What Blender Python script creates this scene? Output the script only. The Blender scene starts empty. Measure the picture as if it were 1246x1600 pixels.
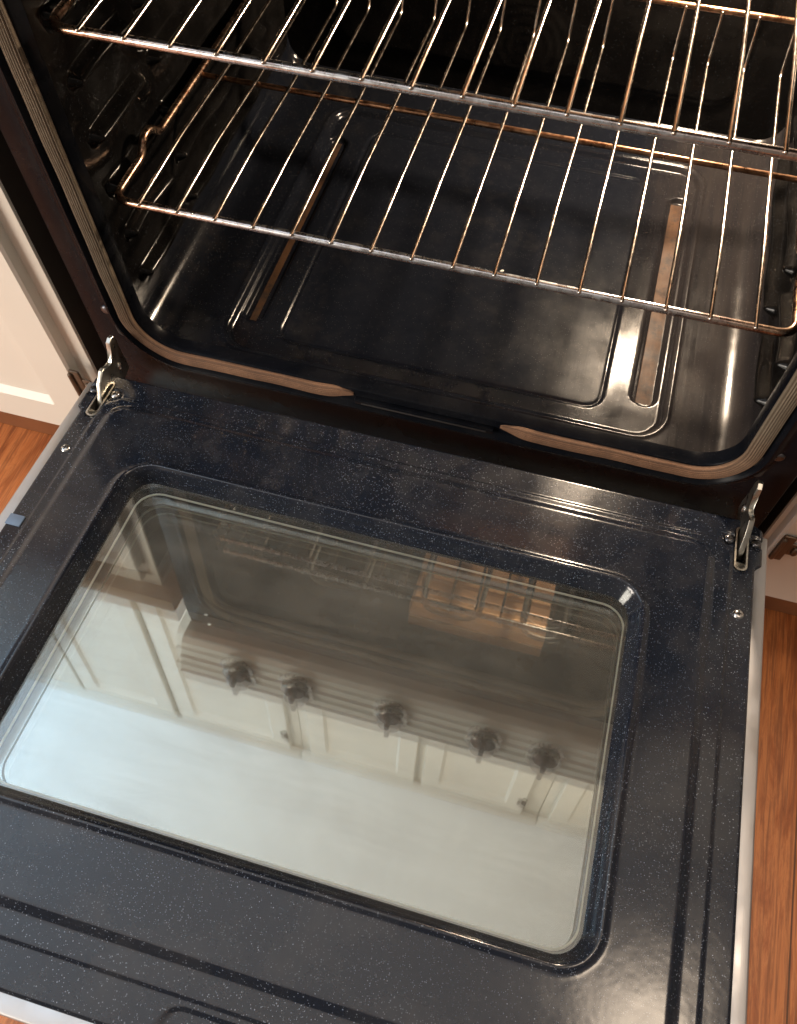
import bpy, bmesh, math, random
from mathutils import Matrix, Vector
random.seed(7)
S = bpy.context.scene
COL = S.collection

# ------------------------------------------------------------------ camera
ROT = ((0.963526, -0.233613, 0.130546), (0.267614, 0.84064, -0.470857), (0.000256, 0.488619, 0.872497))
CAM_LOC = (0.13415, -0.49035, 0.74882)
FOCAL_PX = 1306.15
cam_data = bpy.data.cameras.new('camera')
cam = bpy.data.objects.new('camera', cam_data); COL.objects.link(cam)
S.camera = cam
M = Matrix(ROT).to_4x4(); M.translation = Vector(CAM_LOC)
cam.matrix_world = M
cam_data.sensor_fit = 'VERTICAL'; cam_data.sensor_height = 24.0
cam_data.lens = FOCAL_PX / 1600.0 * 24.0
cam_data.shift_x = -18.77 / 1600.0
cam_data.shift_y = 12.61 / 1600.0
cam_data.clip_start = 0.01; cam_data.clip_end = 100

# ------------------------------------------------------------------ world + lamps
W = bpy.data.worlds.new('World'); S.world = W; W.use_nodes = True
bg = W.node_tree.nodes['Background']
bg.inputs[0].default_value = (1.0, 0.86, 0.72, 1); bg.inputs[1].default_value = 0.20
S.view_settings.view_transform = 'Standard'; S.view_settings.look = 'None'
S.view_settings.exposure = 0; S.view_settings.gamma = 1

def area(name, loc, target, size, power, col, size_y=None):
    l = bpy.data.lights.new(name, 'AREA'); l.energy = power; l.color = col; l.size = size
    if size_y: l.shape = 'RECTANGLE'; l.size_y = size_y
    o = bpy.data.objects.new(name, l); COL.objects.link(o); o.location = loc
    d = Vector(target) - Vector(loc); o.rotation_euler = d.to_track_quat('-Z', 'Y').to_euler()
    return o
area('window_daylight', (-2.1, 0.0, 1.0), (-1.7, 0.1, 2.0), 0.9, 60, (0.42, 0.70, 1.0))
area('ceiling_bounce', (-0.1, -0.25, 0.95), (-0.30, 0.0, 2.0), 1.5, 14, (1.0, 0.93, 0.83))
area('ceiling_lamp', (0.78, -0.12, 1.96), (0.4, -0.3, 0.0), 0.30, 6.5, (1.0, 0.80, 0.60))
area('added_side_fill', (-2.3, -2.2, 0.95), (-0.1, 0.0, 0.0), 1.2, 105, (1.0, 0.90, 0.79))  # unseen fill light added to brighten the cabinet fronts and floor
ll = bpy.data.lights.new('oven_bulb', 'POINT'); ll.energy = 27.0; ll.color = (1.0, 0.79, 0.58); ll.shadow_soft_size = 0.016
lo = bpy.data.objects.new('oven_bulb', ll); COL.objects.link(lo); lo.location = (0.226, 0.540, 0.413)

# ------------------------------------------------------------------ materials
class NT:
    def __init__(s, name):
        s.m = bpy.data.materials.new(name); s.m.use_nodes = True
        s.t = s.m.node_tree; s.b = s.t.nodes['Principled BSDF']; s.out = s.t.nodes['Material Output']
        s.tc = s.t.nodes.new('ShaderNodeTexCoord')
    def n(s, typ, **kw):
        x = s.t.nodes.new('ShaderNode' + typ)
        for k, v in kw.items(): setattr(x, k, v)
        return x
    def l(s, a, b): s.t.links.new(a, b)
    def map(s, scale=(1,1,1), rot=(0,0,0), src='Object'):
        mp = s.n('Mapping'); s.l(s.tc.outputs[src], mp.inputs[0])
        mp.inputs['Scale'].default_value = scale; mp.inputs['Rotation'].default_value = rot
        return mp.outputs[0]
    def noise(s, scale, detail=4, rough=.55, vec=None, dist=0):
        x = s.n('TexNoise'); x.inputs['Scale'].default_value = scale; x.inputs['Detail'].default_value = detail
        x.inputs['Roughness'].default_value = rough; x.inputs['Distortion'].default_value = dist
        s.l(vec if vec is not None else s.tc.outputs['Object'], x.inputs['Vector'])
        return x.outputs[0]
    def ramp(s, fac, stops, interp='LINEAR'):
        r = s.n('ValToRGB'); r.color_ramp.interpolation = interp
        e = r.color_ramp.elements
        while len(e) > 1: e.remove(e[-1])
        e[0].position = stops[0][0]; e[0].color = c4(stops[0][1])
        for p, c in stops[1:]:
            q = e.new(p); q.color = c4(c)
        s.l(fac, r.inputs[0]); return r.outputs[0]
    def mix(s, fac, a, b, typ='MIX'):
        x = s.n('MixRGB'); x.blend_type = typ
        for i, v in ((0, fac), (1, a), (2, b)):
            if hasattr(v, 'is_linked') or hasattr(v, 'links'): s.l(v, x.inputs[i])
            elif i == 0: x.inputs[0].default_value = v
            else: x.inputs[i].default_value = c4(v)
        return x.outputs[0]
    def math(s, op, a, b=None, clamp=False):
        x = s.n('Math'); x.operation = op; x.use_clamp = clamp
        for i, v in ((0, a), (1, b)):
            if v is None: continue
            if hasattr(v, 'links'): s.l(v, x.inputs[i])
            else: x.inputs[i].default_value = v
        return x.outputs[0]
    def bump(s, h, strength=.3, dist=.001, prev=None):
        x = s.n('Bump'); x.inputs['Strength'].default_value = strength; x.inputs['Distance'].default_value = dist
        s.l(h, x.inputs['Height'])
        if prev is not None: s.l(prev, x.inputs['Normal'])
        s.l(x.outputs[0], s.b.inputs['Normal']); return x.outputs[0]
    def set(s, **kw):
        for k, v in kw.items():
            i = s.b.inputs[k.replace('_', ' ')]
            if hasattr(v, 'links'): s.l(v, i)
            elif isinstance(v, tuple): i.default_value = c4(v)
            else: i.default_value = v
def c4(c):
    if isinstance(c, (int, float)): return (c, c, c, 1)
    return (c[0], c[1], c[2], 1) if len(c) == 3 else c

def simple(name, col, rough=.5, metal=0, var=.12, scale=30, bump=0.0, **kw):
    m = NT(name); n = m.noise(scale)
    m.set(Base_Color=m.mix(n, tuple(c*(1-var) for c in col), tuple(min(1, c*(1+var)) for c in col)), Metallic=metal)
    m.set(Roughness=m.ramp(m.noise(scale*.4), [(0.3, rough*.85), (.7, min(1, rough*1.15))]))
    if bump: m.bump(m.noise(scale*4), bump, .001)
    for k, v in kw.items(): m.set(**{k: v})
    return m.m

def enamel(name, base, fleck=0.55, rough=(.12, .24), dens=.52, smear=0.0, spec=.5, wearamt=.35):
    """dark porcelain enamel with fine pale flecks"""
    m = NT(name)
    v = m.n('TexVoronoi'); v.inputs['Scale'].default_value = 760; v.inputs['Randomness'].default_value = 1.0
    m.l(m.tc.outputs['Object'], v.inputs['Vector'])
    gate = m.n('SeparateColor'); m.l(v.outputs['Color'], gate.inputs[0])
    big = m.math('GREATER_THAN', gate.outputs[0], dens)
    size = m.math('MULTIPLY', gate.outputs[1], .36)
    dot = m.math('MULTIPLY', m.math('LESS_THAN', v.outputs['Distance'], m.math('ADD', size, .06)), big)
    patch = m.ramp(m.noise(7, 3), [(.32, .35), (.62, 1.0)])
    dot = m.math('MULTIPLY', m.math('MULTIPLY', dot, patch), gate.outputs[2])
    wear = m.ramp(m.noise(16, 6, .65), [(.45, (0, 0, 0)), (.8, (1, 1, 1))])
    b = m.mix(m.noise(2.5, 3), tuple(c*.75 for c in base), tuple(c*1.3 for c in base))
    b = m.mix(m.math('MULTIPLY', wear, wearamt), b, (.06, .055, .05))
    m.set(Base_Color=m.mix(m.math('MULTIPLY', dot, fleck), b, (.40, .45, .54)))
    r = m.ramp(m.noise(9, 5, .6), [(.3, rough[0]), (.75, rough[1])])
    if smear:
        s_ = m.noise(1.0, 6, .7, vec=m.map((170, 9, 60)))
        r = m.math('ADD', r, m.math('MULTIPLY', s_, smear))
    m.set(Roughness=r, IOR=1.5)
    m.set(Specular_IOR_Level=spec)
    m.bump(m.noise(55, 2), .12, .0012)
    return m.m

M_ = {}
M_['enamel'] = enamel('door_enamel', (.0072, .0100, .0172), .50, (.10, .22))
M_['liner'] = enamel('cavity_enamel', (.0035, .0032, .0031), .10, (.10, .20), .80, spec=.16, wearamt=.12)

def floor_enamel():
    m = NT('cavity_floor_enamel')
    sep = m.n('SeparateXYZ'); m.l(m.tc.outputs['Object'], sep.inputs[0])
    v = m.n('TexVoronoi'); v.inputs['Scale'].default_value = 420; m.l(m.tc.outputs['Object'], v.inputs['Vector'])
    g = m.n('SeparateColor'); m.l(v.outputs['Color'], g.inputs[0])
    dot = m.math('MULTIPLY', m.math('LESS_THAN', v.outputs['Distance'], .2), m.math('GREATER_THAN', g.outputs[0], .72))
    base = m.mix(m.noise(5, 5, .6), (.004, .0052, .0085), (.0085, .0095, .0125))
    grease = m.ramp(m.noise(26, 8, .72), [(.50, (0, 0, 0)), (.78, (1, 1, 1))])
    zone = m.ramp(m.noise(4.2, 2), [(.42, 0.0), (.62, 1.0)])
    base = m.mix(m.math('MULTIPLY', m.math('MULTIPLY', grease, zone), .5), base, (.034, .030, .026))
    # streaky lamp sheen painted into the colour of the right hand channel
    right = m.ramp(sep.outputs[0], [(.17, 0.0), (.235, 1.0)])
    streak = m.noise(1.0, 7, .7, vec=m.map((150, 7, 40)))
    base = m.mix(m.math('MULTIPLY', m.math('MULTIPLY', right, streak), .45), base, (.060, .047, .038))
    # brown stained slots
    ax = m.math('ABSOLUTE', sep.outputs[0]); 
    off = m.math('ABSOLUTE', m.math('SUBTRACT', ax, .232))
    inx = m.math('LESS_THAN', off, m.ramp(sep.outputs[0], [(0, .0042), (.05, .0088)]))
    iny = m.math('MULTIPLY', m.math('GREATER_THAN', sep.outputs[1], .128), m.math('LESS_THAN', sep.outputs[1], .462))
    brown = m.mix(m.noise(1.0, 6, .7, vec=m.map((90, 14, 20))), (.018, .009, .005), (.13, .066, .032))
    blk = m.ramp(m.noise(38, 7, .75), [(.47, 0.0), (.62, 1.0)])
    brown = m.mix(blk, brown, (.03, .02, .015))
    slot = m.math('MULTIPLY', inx, iny)
    base = m.mix(m.math('MULTIPLY', dot, .07), base, (.6, .6, .6))
    m.set(Base_Color=m.mix(slot, base, brown))
    r = m.ramp(m.noise(14, 6, .65), [(.3, .10), (.75, .20)])
    r = m.math('ADD', r, m.math('MULTIPLY', m.math('MULTIPLY', right, streak), .16))
    r = m.math('ADD', r, m.math('MULTIPLY', slot, .35), True)
    plat = m.math('MULTIPLY', m.math('MULTIPLY', m.math('LESS_THAN', sep.outputs[0], .183), m.math('GREATER_THAN', sep.outputs[0], -.188)), m.math('MULTIPLY', m.math('GREATER_THAN', sep.outputs[1], .108), m.math('LESS_THAN', sep.outputs[1], .488)))
    r = m.math('ADD', r, m.math('MULTIPLY', plat, .17), True)
    m.set(Roughness=r, IOR=1.6)
    b = m.bump(m.noise(45, 3), .06, .001)
    m.bump(m.noise(1.0, 5, .7, vec=m.map((420, 12, 60))), .18, .0006, b)
    m.l(m.math('MULTIPLY', m.math('SUBTRACT', .27, m.math('MULTIPLY', plat, .21)), m.ramp(m.noise(13, 7, .7), [(.36, .25), (.62, 1.1)])), m.b.inputs['Specular IOR Level'])
    return m.m
M_['floorpan'] = floor_enamel()

def metal(name, col, rough=.25, streak=None, tint=None, amt=.5, scale=40):
    m = NT(name)
    n = m.noise(scale, 5, .65)
    c = m.mix(n, tuple(x*.8 for x in col), col)
    if tint:
        t = m.ramp(m.noise(scale*1.7, 6, .7), [(.42, (0, 0, 0)), (.66, (1, 1, 1))])
        c = m.mix(m.math('MULTIPLY', t, amt), c, tint)
    m.set(Base_Color=c, Metallic=1.0)
    r = m.ramp(m.noise(scale*2, 4), [(.3, rough*.7), (.7, rough*1.35)])
    m.set(Roughness=r)
    if streak:
        m.bump(m.noise(1.0, 4, .6, vec=m.map(streak)), .12, .0004)
    else: m.bump(m.noise(scale*6, 3), .08, .0003)
    return m.m
M_['bar'] = metal('rack_bar_steel', (.60, .58, .56), .26, tint=(.22, .10, .055), amt=.75, scale=45)
M_['wire'] = metal('rack_wire_steel', (.74, .67, .59), .19, tint=(.46, .29, .19), amt=.42, scale=60)
M_['burnt'] = metal('heat_tinted_bar', (.42, .24, .14), .34, tint=(.12, .05, .025), amt=.9, scale=55)
def bar_mat():
    """front bars: steel in the middle, heat tint toward the bent ends"""
    m = NT('rack_front_bar')
    sep = m.n('SeparateXYZ'); m.l(m.tc.outputs['Object'], sep.inputs[0])
    ax = m.math('ABSOLUTE', sep.outputs[0])
    e = m.ramp(ax, [(.16, 0.0), (.30, 1.0)])
    n = m.ramp(m.noise(70, 6, .75), [(.48, 0.0), (.60, 1.0)])
    c = m.mix(m.math('MULTIPLY', n, .45), (.66, .68, .71), (.20, .12, .085))
    c = m.mix(e, c, m.mix(n, (.48, .32, .22), (.18, .09, .055)))
    m.set(Base_Color=c, Metallic=1.0, Roughness=m.ramp(m.noise(120, 4), [(.3, .2), (.7, .36)]))
    m.bump(m.noise(300, 3), .10, .0003)
    return m.m
M_['front_bar'] = bar_mat()
M_['stainless'] = metal('brushed_stainless', (.54, .53, .53), .45, streak=(900, 6, 900), scale=12)
M_['stainless_x'] = simple('silver_painted_panel', (.66, .68, .65), .36, .30, .06, 12)
M_['zinc'] = metal('zinc_plated_steel', (.56, .545, .50), .32, tint=(.42, .34, .22), amt=.35, scale=50)
M_['screw'] = metal('screw_steel', (.60, .59, .57), .28, scale=90)
M_['black_screw'] = metal('dark_screw', (.13, .13, .14), .3, scale=90)
M_['brass'] = simple('aged_bronze', (.11, .075, .050), .42, .5, .3, 60)
M_['black'] = simple('black_painted_steel', (.012, .011, .012), .30, 0, .3, 25)
M_['frame'] = enamel('front_frame_enamel', (.0035, .0042, .0062), .06, (.22, .34), .85, spec=.05, wearamt=.15)
M_['dark'] = simple('dark_recess', (.012, .010, .009), .7)
M_['side'] = simple('oven_side_panel', (.030, .025, .022), .55, 0, .3, 12)
M_['knob'] = simple('knob_dark_plastic', (.10, .075, .065), .22, .4)
M_['cream'] = simple('cream_cabinet_paint', (.67, .64, .57), .42, 0, .05, 6, .03)
M_['counter'] = simple('tan_countertop', (.50, .40, .28), .35, 0, .2, 60)
M_['ceilpaint'] = simple('white_ceiling_paint', (.80, .80, .78), .9, 0, .03, 40, .25)
M_['wallpaint'] = simple('wall_paint', (.62, .58, .50), .85, 0, .04, 20)
M_['element'] = simple('heating_element', (.07, .06, .055), .5)

def gasket_mat():
    m = NT('woven_gasket')
    sep = m.n('SeparateXYZ'); m.l(m.tc.outputs['Object'], sep.inputs[0])
    low = m.ramp(sep.outputs[2], [(.012, 1.0), (.10, 0.0)])
    grey = m.mix(m.noise(22, 5, .65), (.17, .145, .11), (.40, .35, .28))
    brown = m.mix(m.noise(30, 5, .65), (.15, .07, .038), (.44, .25, .15))
    c = m.mix(low, grey, brown)
    uv = m.map((1, 1, 1), src='UV')
    su = m.n('SeparateXYZ'); m.l(uv, su.inputs[0])
    st1 = m.math('SINE', m.math('ADD', m.math('MULTIPLY', su.outputs[1], 2*math.pi/.0026), m.math('MULTIPLY', m.noise(60, 3), 3.0)))
    strand = m.ramp(st1, [(.0, 1.0), (.45, 0.0)])
    c = m.mix(m.math('MULTIPLY', strand, .42), c, (.035, .024, .017))
    cross = m.ramp(m.math('SINE', m.math('MULTIPLY', m.math('ADD', su.outputs[0], m.math('MULTIPLY', su.outputs[1], 1.2)), 2*math.pi/.0022)), [(.2, 1.0), (.8, 0.0)])
    c = m.mix(m.math('MULTIPLY', cross, .22), c, (.06, .04, .03))
    w = m.noise(420, 2, .5); w2 = m.noise(130, 4, .6)
    c = m.mix(m.math('MULTIPLY', w, .45), c, (.05, .035, .025))
    st = m.ramp(m.noise(48, 5, .7), [(.58, 0.0), (.72, 1.0)])
    c = m.mix(m.math('MULTIPLY', st, .5), c, (.10, .055, .03))
    c = m.mix(1.0, c, (.86, .78, .68), 'MULTIPLY')
    m.set(Base_Color=c, Roughness=.82)
    b = m.bump(w, .8, .0008); m.bump(w2, .4, .001, b)
    return m.m
M_['gasket'] = gasket_mat()

def wood():
    m = NT('orange_wood_floor')
    sep = m.n('SeparateXYZ'); m.l(m.tc.outputs['Object'], sep.inputs[0])
    # boards run along y, 0.19 m wide
    bx = m.math('DIVIDE', sep.outputs[0], .19)
    idx = m.math('FLOOR', bx)
    fr = m.math('FRACT', bx)
    wn = m.n('TexWhiteNoise'); wn.noise_dimensions = '1D'; m.l(idx, wn.inputs['W'])
    comb = m.n('CombineXYZ')
    m.l(m.math('ADD', m.math('MULTIPLY', sep.outputs[0], 1.0), m.math('MULTIPLY', wn.outputs[0], 7.0)), comb.inputs[0])
    m.l(m.math('ADD', sep.outputs[1], m.math('MULTIPLY', wn.outputs[0], 3.0)), comb.inputs[1])
    mp = m.n('Mapping'); mp.inputs['Scale'].default_value = (26, 3.2, 1); m.l(comb.outputs[0], mp.inputs[0])
    g = m.noise(1.0, 9, .68, vec=mp.outputs[0], dist=1.6)
    mp2 = m.n('Mapping'); mp2.inputs['Scale'].default_value = (190, 9, 1); m.l(comb.outputs[0], mp2.inputs[0])
    g2 = m.noise(1.0, 6, .7, vec=mp2.outputs[0], dist=.5)
    c = m.ramp(g, [(.30, (.20, .055, .018)), (.42, (.44, .135, .040)), (.52, (.60, .22, .072)), (.60, (.52, .17, .052)), (.74, (.30, .10, .035))])
    c = m.mix(m.ramp(g2, [(.46, 0.0), (.60, .70)]), c, (.24, .08, .03))
    mp3 = m.n('Mapping'); mp3.inputs['Scale'].default_value = (13, 5, 1); m.l(comb.outputs[0], mp3.inputs[0])
    kn = m.ramp(m.noise(1.0, 4, .6, vec=mp3.outputs[0]), [(.68, 0.0), (.76, .7)])
    c = m.mix(kn, c, (.10, .035, .015))
    seam = m.math('LESS_THAN', fr, .012)
    c = m.mix(m.math('MULTIPLY', seam, .8), c, (.05, .02, .008))
    m.set(Base_Color=c, Roughness=m.ramp(g2, [(.3, .30), (.7, .46)]))
    m.bump(g2, .25, .0006)
    return m.m
M_['wood'] = wood()
M_['gap_shade'] = simple('gap_shade_dark', (.035, .026, .020), .7, 0, .3, 12)  # dark tone standing for the shade beside the range
M_['toewood'] = simple('reddish_wood_board', (.22, .085, .035), .5, 0, .35, 14)

def glass_top():
    m = NT('oven_window_outer_glass')
    t = m.t
    tr = m.n('BsdfTransparent'); tr.inputs[0].default_value = (.90, .93, .91, 1)
    gl = m.n('BsdfGlossy'); gl.inputs['Roughness'].default_value = .004; gl.inputs[0].default_value = (.96, 1, .97, 1)
    df = m.n('BsdfDiffuse'); df.inputs[0].default_value = (.27, .26, .23, 1)
    fr = m.n('Fresnel'); fr.inputs[0].default_value = 1.55
    fac = m.math('ADD', m.math('MULTIPLY', fr.outputs[0], 2.2), .05, True)
    a = m.n('MixShader'); m.l(fac, a.inputs[0]); m.l(tr.outputs[0], a.inputs[1]); m.l(gl.outputs[0], a.inputs[2])
    film = m.ramp(m.noise(5, 7, .72, dist=.8), [(.3, .09), (.72, .24)])
    wipe = m.ramp(m.noise(1.0, 5, .65, vec=m.map((5, 38, 1), (0, 0, .5)), dist=.8), [(.45, 0.0), (.72, .10)])
    film = m.math('ADD', film, wipe)
    scr = m.ramp(m.noise(1.0, 8, .8, vec=m.map((260, 22, 1), (0, 0, .35)), dist=.4), [(.62, 0.0), (.72, .22)])
    v = m.n('TexVoronoi'); v.inputs['Scale'].default_value = 75; m.l(m.tc.outputs['Object'], v.inputs['Vector'])
    gc = m.n('SeparateColor'); m.l(v.outputs['Color'], gc.inputs[0])
    sp = m.math('MULTIPLY', m.math('MULTIPLY', m.math('LESS_THAN', v.outputs['Distance'], .035), m.math('GREATER_THAN', gc.outputs[0], .8)), .4)
    b = m.n('MixShader'); m.l(m.math('ADD', m.math('ADD', film, scr), sp, True), b.inputs[0]); m.l(a.outputs[0], b.inputs[1]); m.l(df.outputs[0], b.inputs[2])
    m.l(b.outputs[0], m.out.inputs[0])
    return m.m
def glass_in():
    m = NT('oven_window_coated_glass')
    gl = m.n('BsdfGlossy'); m.l(m.ramp(m.noise(11, 5, .6), [(.35, .010), (.7, .040)]), gl.inputs['Roughness']); gl.inputs[0].default_value = (.95, .97, .94, 1)
    df = m.n('BsdfDiffuse'); m.l(m.mix(m.noise(9, 5, .6), (.050, .047, .041), (.080, .075, .065)), df.inputs[0])
    a = m.n('MixShader'); a.inputs[0].default_value = .50
    m.l(df.outputs[0], a.inputs[1]); m.l(gl.outputs[0], a.inputs[2]); m.l(a.outputs[0], m.out.inputs[0])
    return m.m
M_['glass'] = glass_top(); M_['glass2'] = glass_in()
M_['edge_glint'] = simple('pale_edge_glint', (.95, .92, .80), .35, 0, .1, 40)  # cream tone stands for light caught along the pane edge
def emis(name, col, st):
    m = NT(name); m.set(Base_Color=(.8, .7, .5), Emission_Color=col, Emission_Strength=st); return m.m
M_['lens'] = emis('lit_lamp_lens', (1.0, .72, .42), 14)

# ------------------------------------------------------------------ helpers
def link(name, me, mat, parent=None, smooth=True):
    o = bpy.data.objects.new(name, me); COL.objects.link(o)
    if mat is not None: me.materials.append(mat)
    if smooth:
        for p in me.polygons: p.use_smooth = True
    if parent is not None: o.parent = parent
    return o
def from_bm(name, bm, mat, parent=None, smooth=False, sharp=None):
    bmesh.ops.recalc_face_normals(bm, faces=bm.faces)
    me = bpy.data.meshes.new(name); bm.to_mesh(me); bm.free()
    o = link(name, me, mat, parent, smooth)
    if sharp is not None:
        me.polygons.foreach_set('use_smooth', [True]*len(me.polygons))
        me.set_sharp_from_angle(angle=math.radians(sharp))
    return o
def raw(name, verts, faces, mat, parent=None, smooth=True, sharp=None):
    me = bpy.data.meshes.new(name); me.from_pydata(verts, [], faces); me.update()
    o = link(name, me, mat, parent, smooth)
    if sharp is not None: me.set_sharp_from_angle(angle=math.radians(sharp))
    return o
def tag(o, label=None, cat=None, group=None, kind=None):
    if label: o['label'] = label
    if cat: o['category'] = cat
    if group: o['group'] = group
    if kind: o['kind'] = kind
    return o
def empty(name, loc=(0,0,0), label=None, cat=None, group=None):
    o = bpy.data.objects.new(name, None); COL.objects.link(o); o.location = loc
    o.empty_display_size = .05
    tag(o, label, cat, group); return o
def add_box(bm, lo, hi, bevel=0.0, seg=2):
    r = bmesh.ops.create_cube(bm, size=1.0)
    vs = r['verts']
    for v in vs:
        v.co = Vector(((lo[i]+hi[i])/2 + v.co[i]*(hi[i]-lo[i]) for i in range(3)))
    if bevel:
        es = list({e for v in vs for e in v.link_edges})
        bmesh.ops.bevel(bm, geom=es, offset=bevel, segments=seg, profile=.5, affect='EDGES')
def box(name, lo, hi, mat, parent=None, bevel=.002, origin=None):
    bm = bmesh.new(); o_ = Vector(origin) if origin else Vector((0,0,0))
    add_box(bm, Vector(lo)-o_, Vector(hi)-o_, bevel)
    return from_bm(name, bm, mat, parent, sharp=35)
def rounded_path(pts, r, n=6):
    out = [Vector(pts[0])]
    for i in range(1, len(pts)-1):
        a, b, c = Vector(pts[i-1]), Vector(pts[i]), Vector(pts[i+1])
        d1 = (a-b); d2 = (c-b); rr = min(r if not isinstance(r, (list, tuple)) else r[i], d1.length*.48, d2.length*.48)
        p, q_ = b + d1.normalized()*rr, b + d2.normalized()*rr
        for k in range(n+1):
            t = k/n
            out.append(p*(1-t)**2 + b*2*t*(1-t) + q_*t*t)
    out.append(Vector(pts[-1])); return out
def add_tube(bm, path, r, sides=12, cap=True):
    path = [Vector(p) for p in path]
    n = len(path); rings = []
    t0 = (path[1]-path[0]).normalized()
    up = Vector((0,0,1)) if abs(t0.z) < .9 else Vector((1,0,0))
    u = t0.cross(up).normalized()
    if cap:
        pre = [(path[0] - t0*r*math.sin(a), r*math.cos(a)) for a in (1.3, .8, .35)]
    stations = []
    for i in range(n):
        if i == 0: t = t0
        elif i == n-1: t = (path[-1]-path[-2]).normalized()
        else: t = ((path[i]-path[i-1]).normalized() + (path[i+1]-path[i]).normalized()).normalized()
        stations.append((path[i], t, r))
    if cap:
        tN = stations[-1][1]
        stations = [(p, t0, rr) for p, rr in pre] + stations + [(path[-1]+tN*r*math.sin(a), tN, r*math.cos(a)) for a in (.35, .8, 1.3)]
    for p, t, rr in stations:
        u = (u - t*u.dot(t)).normalized(); w = t.cross(u)
        rings.append([bm.verts.new(p + (u*math.cos(2*math.pi*k/sides) + w*math.sin(2*math.pi*k/sides))*rr) for k in range(sides)])
    for a, b in zip(rings, rings[1:]):
        for k in range(sides):
            bm.faces.new((a[k], a[(k+1)%sides], b[(k+1)%sides], b[k]))
    bm.faces.new(rings[0][::-1]); bm.faces.new(rings[-1])
def tube(name, path, r, mat, parent=None, sides=12):
    bm = bmesh.new(); add_tube(bm, path, r, sides)
    return from_bm(name, bm, mat, parent, smooth=True)
def lathe(name, prof, mat, parent=None, loc=(0,0,0), axis='Z', sides=24, rotx=0):
    """prof: list of (radius, height)"""
    bm = bmesh.new(); rings = []
    for r, h in prof:
        if r < 1e-6: rings.append([bm.verts.new((0,0,h))])
        else: rings.append([bm.verts.new((r*math.cos(2*math.pi*k/sides), r*math.sin(2*math.pi*k/sides), h)) for k in range(sides)])
    for a, b in zip(rings, rings[1:]):
        for k in range(sides):
            if len(a) == 1: bm.faces.new((a[0], b[k], b[(k+1)%sides]))
            elif len(b) == 1: bm.faces.new((a[k], a[(k+1)%sides], b[0]))
            else: bm.faces.new((a[k], a[(k+1)%sides], b[(k+1)%sides], b[k]))
    if len(rings[0]) > 1: bm.faces.new(rings[0][::-1])
    if len(rings[-1]) > 1: bm.faces.new(rings[-1])
    o = from_bm(name, bm, mat, parent, sharp=40)
    o.location = loc
    if axis == '-Y': o.rotation_euler = (math.pi/2, 0, 0)
    return o
def sm(a, b, x):
    if a == b: return float(x >= a)
    t = max(0.0, min(1.0, (x-a)/(b-a))); return t*t*(3-2*t)
def rr(x, y, x0, x1, y0, y1, r):
    """signed distance of a rounded rectangle, negative inside"""
    cx, cy = (x0+x1)/2, (y0+y1)/2; hx, hy = (x1-x0)/2 - r, (y1-y0)/2 - r
    dx, dy = abs(x-cx)-hx, abs(y-cy)-hy
    return math.hypot(max(dx, 0), max(dy, 0)) + min(max(dx, dy), 0) - r
def steps(a, b, d, fine=(), df=None, pad=.012):
    """coordinates from a to b, finer around the values listed"""
    out = [a]; x = a
    while x < b - 1e-9:
        near = any(abs(x - f) < pad for f in fine)
        x = min(b, x + (df if near else d)); out.append(x)
    return out
def grid(name, us, vs, fn, mat, parent=None, flip=False):
    verts = [fn(u, v) for v in vs for u in us]; n = len(us); faces = []
    for j in range(len(vs)-1):
        for i in range(n-1):
            f = (j*n+i, j*n+i+1, (j+1)*n+i+1, (j+1)*n+i)
            faces.append(f[::-1] if flip else f)
    return raw(name, verts, faces, mat, parent)
def rect_loop(x0, x1, z0, z1, r, n=10, m=24):
    """rounded rectangle loop in (a, b), counter-clockwise from the bottom middle"""
    pts = []
    def line(a, b, k):
        for i in range(k): t = i/k; pts.append((a[0]+(b[0]-a[0])*t, a[1]+(b[1]-a[1])*t))
    def arc(cx, cy, a0):
        for i in range(n): a = a0 + math.pi/2*i/n; pts.append((cx+r*math.cos(a), cy+r*math.sin(a)))
    mx = (x0+x1)/2
    line((mx, z0), (x1-r, z0), m); arc(x1-r, z0+r, -math.pi/2)
    line((x1, z0+r), (x1, z1-r), m); arc(x1-r, z1-r, 0)
    line((x1-r, z1), (x0+r, z1), m*2); arc(x0+r, z1-r, math.pi/2)
    line((x0, z1-r), (x0, z0+r), m); arc(x0+r, z0+r, math.pi)
    line((x0+r, z0), (mx, z0), m)
    return pts

# ================================================================== the setting
FZ = -0.40
def struct(o, kind='structure'): o['kind'] = kind; return o
bm = bmesh.new(); add_box(bm, (-3.2, -3.4, FZ-.02), (3.2, .8, FZ)); struct(from_bm('floor', bm, M_['wood']))
bm = bmesh.new(); add_box(bm, (-3.2, -1.2, 2.0), (3.2, .8, 2.05)); struct(from_bm('ceiling', bm, M_['ceilpaint']))
bm = bmesh.new(); add_box(bm, (-3.2, .742, FZ), (3.2, .80, 2.0)); struct(from_bm('wall', bm, M_['wallpaint']))

# ================================================================== range
rng = empty('range_oven', (0, .3, FZ), 'stainless and black range with its oven door hanging open and its oven lamp lit', 'oven')
RO = Vector((0, .3, FZ))
def P(o):   # keep world coordinates while parenting to the range root
    o.parent = rng; o.location = Vector(o.location) - RO; return o

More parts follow.
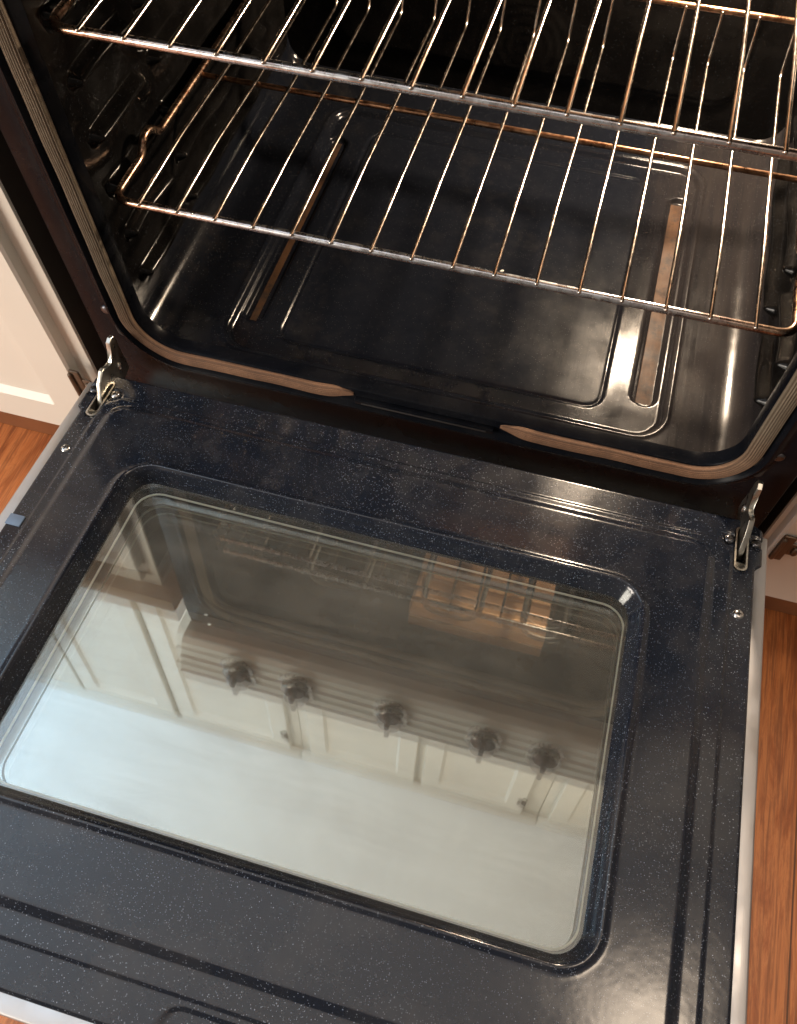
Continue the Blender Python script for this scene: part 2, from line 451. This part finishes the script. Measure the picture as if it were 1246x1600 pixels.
# --- oven cavity: floor, side walls, back wall, ceiling as one enamelled liner, floor on its own
CX, CY0, CY1, CZ0, CZ1 = .345, .047, .590, .010, .50
FR = .034
def fillet(d):          # height gained near a wall, d = distance to the wall
    if d >= FR: return 0.0
    t = FR - d; return FR - math.sqrt(max(FR*FR - t*t, 0))
def floor_z(x, y):
    z = CZ0
    o = rr(x, y, -.250, .252, .078, .520, .030)        # big embossed rectangle
    i = rr(x, y, -.192, .186, .104, .492, .020)        # inner plateau
    z -= .0070 * sm(.0035, -.0035, o)
    z += .0018 * math.exp(-((o-.0055)/.0026)**2)
    z -= .0012 * sm(.0030, -.0030, i)
    z -= .0016 * math.exp(-((i+.0005)/.0020)**2)
    z -= .0014 * math.exp(-((o-.0045)/.0018)**2)
    for sx in (-.232, .232):
        s_ = rr(x, y, sx-.0125, sx+.0125, .122, .468, .0120)
        z -= .0060 * sm(.0020, -.0030, s_)
    z += fillet(CX - abs(x)); z += .010*sm(.012, 0, CY1 - y)
    z += .0016 * math.exp(-((y-.052)/.004)**2)          # front lip
    return z
xs = steps(-CX, CX, .0035, (-.25, -.232, -.192, .186, .232, .252, -CX, CX), .0014)
ys = steps(CY0, CY1, .0035, (.05, .078, .104, .122, .47, .492, .52), .0014)
P(grid('cavity_floor', xs, ys, lambda x, y: (x, y, floor_z(x, y)), M_['floorpan']))
RIBZ = [.072 + .0565*k for k in range(7)]
def wall_d(y, z):       # how far the wall stands into the cavity
    d = 0
    for rz in RIBZ:
        for ya, yb in ((.102, .205), (.232, .500)):
            if abs(z - rz + .009) < .02:
                s_ = rr(y, z, ya, yb, rz-.015, rz, .0074)
                d = max(d, .0130 * sm(.0030, -.0065, s_))
    b = math.hypot((y-.218)/.020, (z-.215)/.028)
    d = max(d, .006 * sm(1.0, .1, b))
    d += .0022 * math.sin(y*46 + 1.3) * math.sin(z*39)     # slightly wavy sheet
    return d
def side(sgn):
    ys_ = steps(CY0, CY1, .0032, (.102, .205, .232), .0018)
    zs_ = steps(CZ0+FR, CZ1, .0034, RIBZ, .0016)
    return ys_, zs_, (lambda y, z: (sgn*(CX - wall_d(y, z)*sm(0, .01, z-CZ0-FR)*sm(0, .02, CY1-y)*sm(0,.02,y-CY0)), y, z))
a, b, fn = side(1); o1 = grid('cavity_wall', a, b, fn, M_['liner']); P(o1)
a, b, fn = side(-1); o2 = grid('cavity_wall', a, b, fn, M_['liner'], flip=True); P(o2)
def back_y(x, z):
    y = CY1
    r = math.hypot(x+.012, z-.095)
    if r < .065: y += .00035*math.sin(r*2*math.pi/.012)
    y -= .003 * sm(.004, -.004, rr(x, z, -.27, .27, .06, .45, .03))
    return y
xs = steps(-CX, CX, .004); zs = steps(CZ0+.006, CZ1, .004)
P(grid('cavity_back', xs, zs, lambda x, z: (x, back_y(x, z), z), M_['liner']))
P(grid('cavity_ceiling', [-CX, -.1, .1, CX], [CY0, .2, .4, CY1], lambda x, y: (x, y, CZ1), M_['liner'], flip=True))
# broil element
pts = []
for k in range(5):
    x = -.20 + .10*k
    pts += [(x, .14 if k % 2 else .50, .462), (x, .50 if k % 2 else .14, .462)]
pts = [(-.20, .56, .462)] + pts[1:] + [(.20, .56, .462)] if False else [(-.20, .565, .462), (-.20, .13, .462), (-.10, .13, .462), (-.10, .48, .462), (0, .48, .462), (0, .13, .462), (.10, .13, .462), (.10, .48, .462), (.17, .48, .462), (.17, .13, .462), (.24, .13, .462), (.24, .40, .462)]
P(tube('broil_element', rounded_path(pts, .035), .0042, M_['element']))
# coppery plate added near the lamp for the orange glow in the glass
verts = []; faces = []
prs = [(.120, .500), (.124, .482), (.165, .480), (.170, .485), (.205, .486), (.210, .480), (.250, .480), (.255, .486), (.300, .486), (.305, .480), (.330, .482), (.334, .500)]
for x in (-.015, .060, .135, .212): verts += [(x, y, z) for y, z in prs]
K = len(prs)
for j in range(3):
    for i in range(K-1): faces.append((j*K+i, (j+1)*K+i, (j+1)*K+i+1, j*K+i+1))
P(raw('glow_plate', verts, faces, simple('orange_glow_plate', (.66, .38, .20), .40, .25, .35, 22), sharp=20))
# lamp: socket ring and lit lens high on the back wall at the right
lp = lathe('lamp_socket', [(.030, 0), (.032, .004), (.032, .010), (.027, .012)], M_['screw'], loc=(.226, CY1-.001, .413), axis='-Y'); P(lp)
ln = lathe('lamp_lens', [(.026, 0), (.025, .012), (.020, .022), (.011, .028), (0, .030)], M_['lens'], lp, loc=(0, 0, .004))

# --- front frame around the mouth: profile (distance out of the opening, y)
prof = [(-.0015, .064), (-.0015, .049), (-.0005, .0472), (0, .047), (.0170, .047), (.0190, .045), (.0205, .0420), (.0230, .0400), (.0260, .0410), (.0290, .0440), (.0320, .0457), (.036, .046)]
OX, OZ0, OZ1, OR = .330, .0155, .50, .046
loops = []
for d, y in prof:
    lp_ = rect_loop(-OX-d, OX+d, OZ0-d, OZ1+d, max(OR+d, .002), 14, 20)
    loops.append([(x, y, z) for x, z in lp_])
# outer rectangle, matched point for point
def outer(p, X, Z0, Z1):
    x, z = p[0], p[2]; cz = (OZ0+OZ1)/2
    hx, hz = OX+.036, (OZ1-OZ0)/2+.036
    sx = x/hx; sz = (z-cz)/hz; m_ = max(abs(sx), abs(sz)); sx, sz = sx/m_, sz/m_
    return (sx*X, None, (Z0+Z1)/2 + sz*(Z1-Z0)/2)
last = loops[-1]
for X, Z0, Z1, y in ((.3875, -.10, .546, .046), (.3895, -.102, .548, .048), (.3895, -.102, .548, .075)):
    loops.append([(outer(p, X, Z0, Z1)[0], y, outer(p, X, Z0, Z1)[2]) for p in last])
N = len(loops[0]); verts = [p for l_ in loops for p in l_]; faces = []
for j in range(len(loops)-1):
    for i in range(N):
        faces.append((j*N+i, j*N+(i+1) % N, (j+1)*N+(i+1) % N, (j+1)*N+i))
ff = P(raw('front_frame', verts, faces, M_['frame'], sharp=50))
ff['label'] = 'black enamel frame around the oven mouth'
# --- gasket
lp_ = rect_loop(-OX-.0088, OX+.0088, OZ0-.0088, OZ1+.0088, OR+.0088, 22, 60)
xa, xb = .086, -.080
path = [p for p in lp_]
path = [p for i, p in enumerate(path) if not (p[1] < OZ0 and xb < p[0] < xa)]
k0 = min(range(len(path)), key=lambda i: (path[i][1] > OZ0, path[i][0] if path[i][0] > 0 else 9))
path = path[k0:] + path[:k0]
path = [(xa, path[0][1])] + path + [(xb, path[-1][1])]
dense = []
for p, q_ in zip(path, path[1:]):
    L_ = math.dist(p, q_); kk = max(1, int(L_/.004))
    for i in range(kk): dense.append((p[0]+(q_[0]-p[0])*i/kk, p[1]+(q_[1]-p[1])*i/kk))
dense.append(path[-1])
tot = [0]
for p, q_ in zip(dense, dense[1:]): tot.append(tot[-1] + math.dist(p, q_))
NS = 44; verts = []; faces = []
for i, p in enumerate(dense):
    a_ = dense[max(0, i-1)]; b_ = dense[min(len(dense)-1, i+1)]
    tx, tz = b_[0]-a_[0], b_[1]-a_[1]; l_ = math.hypot(tx, tz); tx, tz = tx/l_, tz/l_
    nx, nz = tz, -tx       # outward
    s_ = min(tot[i], tot[-1]-tot[i])
    w = .0084*(.42 + .58*sm(0, .026, s_))*sm(-.004, .005, s_); h = .0062*(.30 + .70*sm(0, .034, s_))
    wob = .0004*math.sin(tot[i]*37) + .0003*math.sin(tot[i]*83+1)
    shift = .003*(1-sm(0, .05, s_))
    for k in range(NS+1):
        a = math.pi*k/NS; c_, sn = math.cos(a), math.sin(a)
        rib = .00075*math.cos(c_*7.0*math.pi) if 0 < k < NS else 0
        hh = h*(sn**.62) + rib + wob
        off = -c_*w + shift*-1
        verts.append((p[0]+nx*off, .0472 - max(hh, 0), p[1]+nz*off))
for i in range(len(dense)-1):
    for k in range(NS):
        a = i*(NS+1)+k; faces.append((a, a+1, a+NS+2, a+NS+1))
gk = P(raw('gasket', verts, faces, M_['gasket']))
uvl = gk.data.uv_layers.new(name='weave')
for lp_i in gk.data.loops:
    vi = lp_i.vertex_index
    uvl.data[lp_i.index].uv = (tot[vi // (NS+1)], (vi % (NS+1))/NS*.026); gk['label'] = 'frayed brown and grey woven door gasket with a gap at the bottom'
# vent lip in the gasket's gap
vl = P(box('vent_lip', (-.078, .0405, -.0005), (.080, .0475, .0065), M_['frame'], bevel=.0015))
bm = bmesh.new(); add_box(bm, (-.070, .0392, .0022), (.072, .0412, .0040), .0006); from_bm('vent_slit', bm, M_['dark'], vl, sharp=40)
# hinge receiver slots and screws of the frame
for sx in (-1, 1):
    bm = bmesh.new()
    lpp = rect_loop(-.0052, .0052, -.016, .016, .0050, 8, 2)
    vs_ = [bm.verts.new((x, -.0008, z)) for x, z in lpp]; bm.faces.new(vs_)
    vo = [bm.verts.new((x*1.28, -.0002, z*1.08)) for x, z in lpp]
    for i in range(len(vs_)): bm.faces.new((vs_[i], vs_[(i+1) % len(vs_)], vo[(i+1) % len(vs_)], vo[i]))
    o = from_bm('hinge_slot', bm, M_['dark']); o.location = (sx*.3515, .0455, .040); P(o)
    P(lathe('screw', [(.0062, 0), (.0060, .0012), (.0045, .0026), (.002, .0030), (0, .0026)], M_['black_screw'], loc=(sx*.361, .0462, .062), axis='-Y', sides=16))

# --- body
for sx in (-1, 1):
    P(box('side_panel', (sx*.3897 if sx > 0 else -.3912, .052, -.36), (.3912 if sx > 0 else -.3897, .70, .640), M_['side'], bevel=.0005))
P(box('back_panel', (-.377, .69, -.36), (.377, .70, .70), M_['side']))
P(box('drawer_front', (-.376, .012, -.355), (.376, .044, -.115), M_['stainless_x'], bevel=.004))
for sx in (-.33, .33):
    for sy in (.10, .62): P(lathe('levelling_foot', [(.018, 0), (.018, .006), (.008, .010), (.008, .045)], M_['black'], loc=(sx, sy, FZ), sides=16))
# control panel: three stainless bands, five knobs
def panel_profile():
    return [(.012, .5515), (.004, .557), (-.006, .580), (-.0115, .5815), (-.0120, .585), (-.0085, .588), (-.017, .612), (-.0225, .6135), (-.0230, .617), (-.0195, .620), (-.022, .640), (-.016, .648), (.05, .648)]
pp = [(.044, .550)] + panel_profile()
verts = []; faces = []
for x in (-.386, .386): verts += [(x, y, z) for y, z in pp]
n_ = len(pp)
for i in range(n_-1): faces.append((i, i+1, n_+i+1, n_+i))
faces.append(tuple(range(n_-1, -1, -1))); faces.append(tuple(range(n_, 2*n_)))
cp = P(raw('control_panel', verts, faces, M_['stainless_x'], sharp=25))
for kx in (-.275, -.170, -.004, .155, .257):
    kb = lathe('control_knob', [(.026, 0), (.026, .004), (.0215, .008), (.0205, .018), (.018, .021), (0, .0215)], M_['knob'], loc=(kx, -.010, .592), axis='-Y', sides=28); P(kb)
    bm = bmesh.new(); add_box(bm, (-.0042, -.0205, .018), (.0042, .0205, .031), .0018); from_bm('grip', bm, M_['knob'], kb, sharp=40)
    lathe('bezel', [(.0285, 0), (.0305, .002), (.0300, .006), (.0275, .0065)], M_['screw'], kb, sides=28)
P(box('cooktop', (-.388, -.002, .6485), (.388, .70, .665), M_['black'], bevel=.004))
for gx in (-.19, .19):
    bm = bmesh.new()
    for yy in (.10, .36, .62): add_box(bm, (gx-.17, yy-.006, .675), (gx+.17, yy+.006, .690), .002)
    for xx in (-.164, 0, .164): add_box(bm, (gx+xx-.006, .094, .667), (gx+xx+.006, .626, .684), .002)
    P(from_bm('grate', bm, M_['black'], sharp=40))

# ================================================================== the open door (door-local frame: x, y along the door from the hinge, z off its inner face)
TH = math.atan(.0833)
def dskirt(y):          # half width of the inner panel
    return .3662 + .0065*sm(-.053, -.044, y) - .010*sm(-.004, .004, y)
WX0, WX1, WY0, WY1, WR = -.2775, .2625, -.4480, -.1045, .032
def door_z(x, y):
    z = 0.0
    a_ = rr(x, y, -.3455, .3425, -.5425, -.0240, .022)
    b_ = rr(x, y, -.3320, .3225, -.5200, -.0360, .020)
    z += .0012*sm(.0016, -.0016, a_)
    z += .0032*sm(.0050, -.0050, b_)
    w = rr(x, y, WX0, WX1, WY0, WY1, WR)
    z += .0022*math.exp(-((w-.002)/.0036)**2)            # raised bead round the window
    z -= .0375*sm(.0015, -.0200, w)
    if w < -.0125: z -= .02*sm(-.0125, -.0135, w)
    z -= .0016*math.exp(-((w+.0045)/.0016)**2)
    if w > .01:
        for sx in (-1, 1):
            s_ = rr(x, y, sx*.3515-.0058, sx*.3515+.0058, -.0560, -.0050, .0056)
            z -= .016*sm(.0008, -.0012, s_)
            # screw dimples
            for qx, qy in ((sx*.339, -.0215), (sx*.3655, -.0200)):
                z -= .0018*sm(.0095, .0060, math.hypot(x-qx, y-qy))
        # pressed handle stamp near the far edge
        s_ = rr(x, y, -.034, .30, -.64, -.549, .014)
        if b_ > .012 and s_ < .01: z -= .0016*sm(.0012, -.0012, s_)
    # gentle sheet waviness
    z += .00025*math.sin(x*31+y*17)*math.sin(y*23)
    e = min(dskirt(y)-abs(x), .575+y, .006-y)
    if e < .0025: z -= (.0025-e)**2*420
    return z
us = steps(-.3662, .3662, .0026, (-.352, .352, -.280, .2665, -.332, .3225, -.3425, -.366, .366), .0011, .014)
vs = steps(-.575, .006, .0026, (-.575, -.5425, -.52, -.453, -.102, -.036, -.024, -.012, 0), .0013, .012)
vs = sorted(set([round(v, 5) for v in vs]))
def dfn(u, v):
    if abs(u) > .355:
        w = dskirt(v); x = math.copysign(.355 + (abs(u)-.355)*(w-.355)/(.3662-.355), u)
    else: x = u
    return (x, v, door_z(x, v))
def shell_bm():
    bm = bmesh.new()
    # tray: side rails, near edge and underside
    add_box(bm, (-.378, -.588, -.048), (.378, -.010, -.0420), .002)
    add_box(bm, (-.378, -.588, -.0415), (-.3635, -.0085, -.0022), .0022, 3)
    add_box(bm, (.3635, -.588, -.0415), (.378, -.0085, -.0022), .0022, 3)
    add_box(bm, (-.3633, -.588, -.0415), (.3633, -.5725, -.0022), .0022, 3)
    return bm
door = from_bm('door', shell_bm(), M_['stainless'], sharp=35); P(door)
door.rotation_euler = (-TH, 0, 0)
door['label'] = 'open oven door seen from its inner side'
grid('inner_panel', us, vs, dfn, M_['enamel'], door)
# glass panes
def pane(name, x0, x1, y0, y1, r, z, mat):
    bm = bmesh.new(); vs_ = [bm.verts.new((x, y, z)) for x, y in rect_loop(x0, x1, y0, y1, r, 12, 4)]
    bm.faces.new(vs_); return from_bm(name, bm, mat, door)
pane('outer_pane', WX0+.0075, WX1-.0075, WY0+.0075, WY1-.0075, WR-.0075, -.0130, M_['glass'])
pane('inner_pane', WX0+.004, WX1-.004, WY0+.004, WY1-.004, WR-.004, -.0310, M_['glass2'])
# pale ring added between the panes, imitating light caught by the pane edge
lo_ = rect_loop(WX0+.0160, WX1-.0110, WY0+.0120, WY1-.0155, WR-.008, 12, 10)
bm = bmesh.new(); add_tube(bm, [(x, y, -.0200) for x, y in lo_] + [(lo_[0][0], lo_[0][1], -.0200)], .0011, 8, cap=False)
from_bm('pane_edge_glint', bm, M_['edge_glint'], door, smooth=True)
# screws
def screw(x, y, mat, z=-.0012):
    o = lathe('screw', [(.0052, 0), (.0052, .0012), (.0044, .0024), (.0030, .0031), (.0016, .0033), (.0012, .0018), (0, .0018)], mat, door, loc=(x, y, z), sides=18)
    bm = bmesh.new(); add_box(bm, (-.0030, -.0005, .0026), (.0030, .0005, .0036)); add_box(bm, (-.0005, -.0030, .0026), (.0005, .0030, .0037))
    return o, from_bm('cross_slot', bm, M_['dark'])
for x, y, mt in ((-.339, -.0205, 'screw'), (-.3655, -.0200, 'black_screw'), (.339, -.0215, 'black_screw'), (.3655, -.0200, 'black_screw'), (-.3545, -.105, 'screw'), (.3525, -.107, 'screw')):
    o, x_ = screw(x, y, M_[mt])
    # the cross recess is part of the screw's own mesh
    bmj = bmesh.new(); bmj.from_mesh(o.data); nb = len(bmj.faces)
    bmj.from_mesh(x_.data); bmj.faces.ensure_lookup_table()
    for f_ in bmj.faces[nb:]: f_.material_index = 1
    bmj.to_mesh(o.data); bmj.free(); o.data.materials.append(M_['dark']); bpy.data.objects.remove(x_)
# hinge slot rims (zinc liners with a filled far end) and hinge arms
for sx in (-1, 1):
    cx = sx*.3515
    bm = bmesh.new()
    for (d0, z0, d1, z1) in ((.0006, .0008, -.0012, .0010), (-.0012, .0010, -.0014, -.013)):
        A = rect_loop(cx-.0060-d0, cx+.0060+d0, -.0565-d0, -.0045+d0, .0058, 8, 6)
        B = rect_loop(cx-.0060-d1, cx+.0060+d1, -.0565-d1, -.0045+d1, .0050, 8, 6)
        va = [bm.verts.new((x, y, z0)) for x, y in A]; vb = [bm.verts.new((x, y, z1)) for x, y in B]
        for i in range(len(va)): bm.faces.new((va[i], va[(i+1) % len(va)], vb[(i+1) % len(va)], vb[i]))
    # filler tongue at the far end of the slot
    tp = [(cx-.0052, -.0450), (cx+.0052, -.0450), (cx+.0052, -.0510)] + [(cx+.0052*math.cos(a), -.0510-.0052*math.sin(a)) for a in (.4, .8, 1.2, 1.57, 1.94, 2.34, 2.74)] + [(cx-.0052, -.0510)]
    bm.faces.new([bm.verts.new((x, y, .0004 if y < -.046 else -.004)) for x, y in tp])
    from_bm('hinge_rim', bm, M_['zinc'], door, sharp=40)
    # arm: wavy plate rising out of the slot to hook into the frame (world y-z outline taken into the door frame)
    front = [(-.041, -.012), (-.036, .000), (-.029, .010), (-.0245, .019), (-.017, .0245), (-.0125, .0285), (-.008, .0285), (-.0045, .0255), (.000, .0225), (.006, .0215), (.010, .0265), (.0135, .0345), (.0160, .0430), (.0215, .0455), (.0265, .0440)]
    back = [(.0290, .0360), (.0270, .0260), (.0280, .0100), (.0300, .0000), (.0290, -.0120), (.0100, -.0180), (-.020, -.0200)]
    pl_ = front + back; cs, sn = math.cos(TH), math.sin(TH)
    def loc_(x, y, z): return (x, y*cs - z*sn, y*sn + z*cs)
    bm = bmesh.new(); th = .0026
    va = [bm.verts.new(loc_(cx-th, y, z)) for y, z in pl_]; vb = [bm.verts.new(loc_(cx+th, y, z)) for y, z in pl_]
    bm.faces.new(va[::-1]); bm.faces.new(vb)
    for i in range(len(va)): bm.faces.new((va[i], va[(i+1) % len(va)], vb[(i+1) % len(va)], vb[i]))
    bmesh.ops.bevel(bm, geom=[e for e in bm.edges if len(e.link_faces) == 2 and abs(e.verts[0].co.x-e.verts[1].co.x) < 1e-5], offset=.0006, segments=1, affect='EDGES')
    ar = from_bm('hinge_arm', bm, M_['zinc'], door, sharp=30)
    # rivet
    rv = lathe('rivet', [(.0042, 0), (.0040, .0012), (.0026, .0022), (0, .0024)], M_['screw'], door, sides=14)
    rv.location = loc_(cx - sx*.0026, .016, .006); rv.rotation_euler = (0, -sx*math.pi/2, 0)
# small blue-grey tab on the left rail of the panel
bm = bmesh.new(); add_box(bm, (-.3655, -.2085, -.0004), (-.3495, -.1960, .0012), .0004)
o = from_bm('blue_tab', bm, simple('blue_grey_tab', (.12, .17, .25), .35), door, sharp=40); o['label'] = 'small blue grey tab on the left rail'

# ================================================================== racks
WX = [-.2960 + .0391*i for i in range(16)]
def make_rack(label):
    t = empty('oven_rack', (0, 0, 0), label, 'oven rack', 'wire racks inside the oven')
    X = .3255
    # local z = 0 is the rail height, y from the front bar
    rail = [(0, 0, 0), (X, 0, 0), (X, .066, 0), (X, .078, .014), (X, .094, .013), (X-.001, .106, 0), (X-.002, .215, 0), (X-.003, .385, 0)]
    right = rounded_path(rail, [0, .017, .010, .007, .007, .010, .01, 0], 7)
    left = [Vector((-p.x, p.y, p.z)) for p in right]
    path = left[::-1] + right[1:]
    tube('front_bar', path, .0040, M_['front_bar'], t, 14)
    bm = bmesh.new(); add_tube(bm, [(-X+.004, .213, -.0034), (X-.004, .213, -.0034)], .0030, 12)
    from_bm('cross_bar', bm, M_['burnt'], t, smooth=True)
    bk = rounded_path([(-X+.003, .385, 0), (-X+.004, .400, .045), (X-.004, .400, .045), (X-.003, .385, 0)], .012)
    tube('back_bar', bk, .0032, M_['burnt'], t, 12)
    for i, x in enumerate(WX):
        j = (random.random()-.5)*.0012; b_ = (random.random()-.5)*.0010
        pth = rounded_path([(x+j*.5, -.0035, .0035), (x+b_, .10, .0052), (x+j, .213, .0012), (x-b_, .374, .0012), (x, .397, .0440)], .008, 3)
        tube('wire', pth, .00195, M_['wire'], t, 8)
    return t
rack1 = make_rack('lower wire rack whose bent front corners both show just above the oven floor')
rack1.location = (0, .0805, .1890)
rack2 = rack1.copy(); COL.objects.link(rack2); rack2.location = (0, .0790, .3583)
rack2['label'] = 'upper wire rack with the brighter steel front bar, cut by the top of the picture'
for ch in list(rack1.children):
    c = ch.copy(); COL.objects.link(c); c.parent = rack2

# ================================================================== cabinets
def door_panel(name, x0, x1, z0, z1, y, parent, mat, fr=.055, th=.019):
    """framed door with a recessed field: front face at y, facing -y"""
    lo = [(x0, x1, z0, z1, .006, y+th), (x0, x1, z0, z1, .006, y+.003), (x0+.003, x1-.003, z0+.003, z1-.003, .005, y),
          (x0+fr, x1-fr, z0+fr, z1-fr, .004, y), (x0+fr+.009, x1-fr-.009, z0+fr+.009, z1-fr-.009, .003, y+.008),
          (x0+fr+.030, x1-fr-.030, z0+fr+.030, z1-fr-.030, .003, y+.0085)]
    L = [[(a, yy, b) for a, b in rect_loop(a0, a1, b0, b1, r_, 6, 3)] for a0, a1, b0, b1, r_, yy in lo]
    N = len(L[0]); v = [p for l_ in L for p in l_]; f = []
    for j in range(len(L)-1):
        for i in range(N): f.append((j*N+i, j*N+(i+1) % N, (j+1)*N+(i+1) % N, (j+1)*N+i))
    f.append(tuple(range((len(L)-1)*N, len(L)*N))); f.append(tuple(range(N-1, -1, -1)))
    return raw(name, v, f, mat, parent, sharp=28)
def cab_hinge(x, y, z, parent, s=1, rot=0.0):
    bm = bmesh.new()
    add_box(bm, (-.004, -.004, -.026), (.010, 0, .026), .0018)
    add_box(bm, (.008, -.003, -.012), (.022, 0, .012), .0018)
    add_tube(bm, [(-.002, -.005, -.020), (-.002, -.005, .020)], .0032, 10)
    add_tube(bm, [(.016, -.004, -.004), (.016, -.004, .004)], .0035, 10)
    o = from_bm('hinge', bm, M_['brass'], parent, sharp=40); o.location = (x, y, z); o.scale = (s, 1, 1); o.rotation_euler = (0, rot, 0); return o
def base_cabinet(x0, x1, label, doors, hinge_x, stile_side, zb):
    t = empty('base_cabinet', ((x0+x1)/2, .35, FZ), label, 'cabinet', 'cream base cabinets beside the range')
    O = Vector(t.location)
    def Q(o): o.parent = t; o.location = Vector(o.location) - O; return o
    Q(box('carcass', (x0, .0600, zb-.004), (x1, .735, .488), M_['cream'], bevel=.0015))
    ex = x1 if stile_side > 0 else x0
    Q(box('gap_shade_sheet', (ex-.0006 if stile_side < 0 else ex+.0002, .0640, zb), (ex-.0002 if stile_side < 0 else ex+.0008, .73, .47), M_['gap_shade'], bevel=0))  # thin dark sheet added to give the gap its shade
    Q(box('toe_board', (x0+.002, .1250, FZ+.001), (x1-.002, .1400, zb-.005), M_['toewood'], bevel=.001))
    for a_, b_ in doors:
        d = Q(door_panel('cabinet_door', a_, b_, zb, .305, .0430, None, M_['cream']))
        dr = Q(door_panel('drawer', a_, b_,   .320, .462, .0430, None, M_['cream'], .022))
    for hx, s in hinge_x:
        h = cab_hinge(hx, .0425, -.090, None, s); Q(h)
    return t
base_cabinet(-1.30, -.4340, 'cream base cabinet standing left of the range with a bronze hinge low on its door', [(-.845, -.4560), (-1.285, -.860)], [(-.4500, 1)], 1, -.2150)
base_cabinet(.4075, 1.25, 'cream base cabinet standing right of the range, bronze hinge near its rounded door corner', [(.4130, .80), (.815, 1.24)], [(.4200, 1)], -1, -.2150)
for x0, x1, lab in ((-1.32, -.388, 'brown countertop on the cabinet left of the range'), (.388, 1.27, 'brown countertop on the cabinet right of the range')):
    c = box('countertop', (x0, .018, .4885), (x1, .738, .520), M_['counter'], bevel=.006); tag(c, lab, 'countertop', 'countertops on the base cabinets')
def wall_cabinet(x0, x1, z0, splits, label):
    t = empty('wall_cabinet', ((x0+x1)/2, .58, z0), label, 'cabinet', 'cream wall cabinets above the range and counters')
    O = Vector(t.location)
    def Q(o): o.parent = t; o.location = Vector(o.location) - O; return o
    Q(box('carcass', (x0, .4250, z0), (x1, .738, 1.985), M_['cream'], bevel=.0015))
    for a_, b_ in splits: 
        Q(door_panel('cabinet_door', a_, b_, z0+.015, 1.955, .4060, None, M_['cream']))
    Q(box('top_rail', (x0, .398, 1.962), (x1, .4245, 1.998), M_['cream'], bevel=.004))
    h = cab_hinge(splits[-1][1]-.004, .4055, 1.86, None, -1); Q(h)
    return t
wall_cabinet(-1.60, -.400, 1.05, [(-1.585, -1.19), (-1.18, -.845), (-.825, -.435)], 'tall cream wall cabinet mirrored in the left half of the door glass')
wall_cabinet(-.398, .398, 1.45, [(-.365, -.012), (.012, .345)], 'short cream wall cabinet mirrored behind the range knobs')
wall_cabinet(.400, 1.30, 1.05, [(.430, .86), (.875, 1.29)], 'cream wall cabinet mirrored at the right end of the door glass')

# crumb on the cavity floor
bm = bmesh.new(); bmesh.ops.create_icosphere(bm, subdivisions=2, radius=.0017)
for v in bm.verts: v.co = Vector((v.co.x*(1.3+random.random()*.6), v.co.y*(.8+random.random()*.5), v.co.z*.6))
o = from_bm('crumb', bm, simple('pale_crumb', (.70, .66, .58), .7), smooth=True)
o.location = (.037, .280, .0030); o.rotation_euler = (0, 0, .6)
tag(o, 'tiny pale crumb lying on the dark oven floor behind the lower rack front bar', 'crumb')
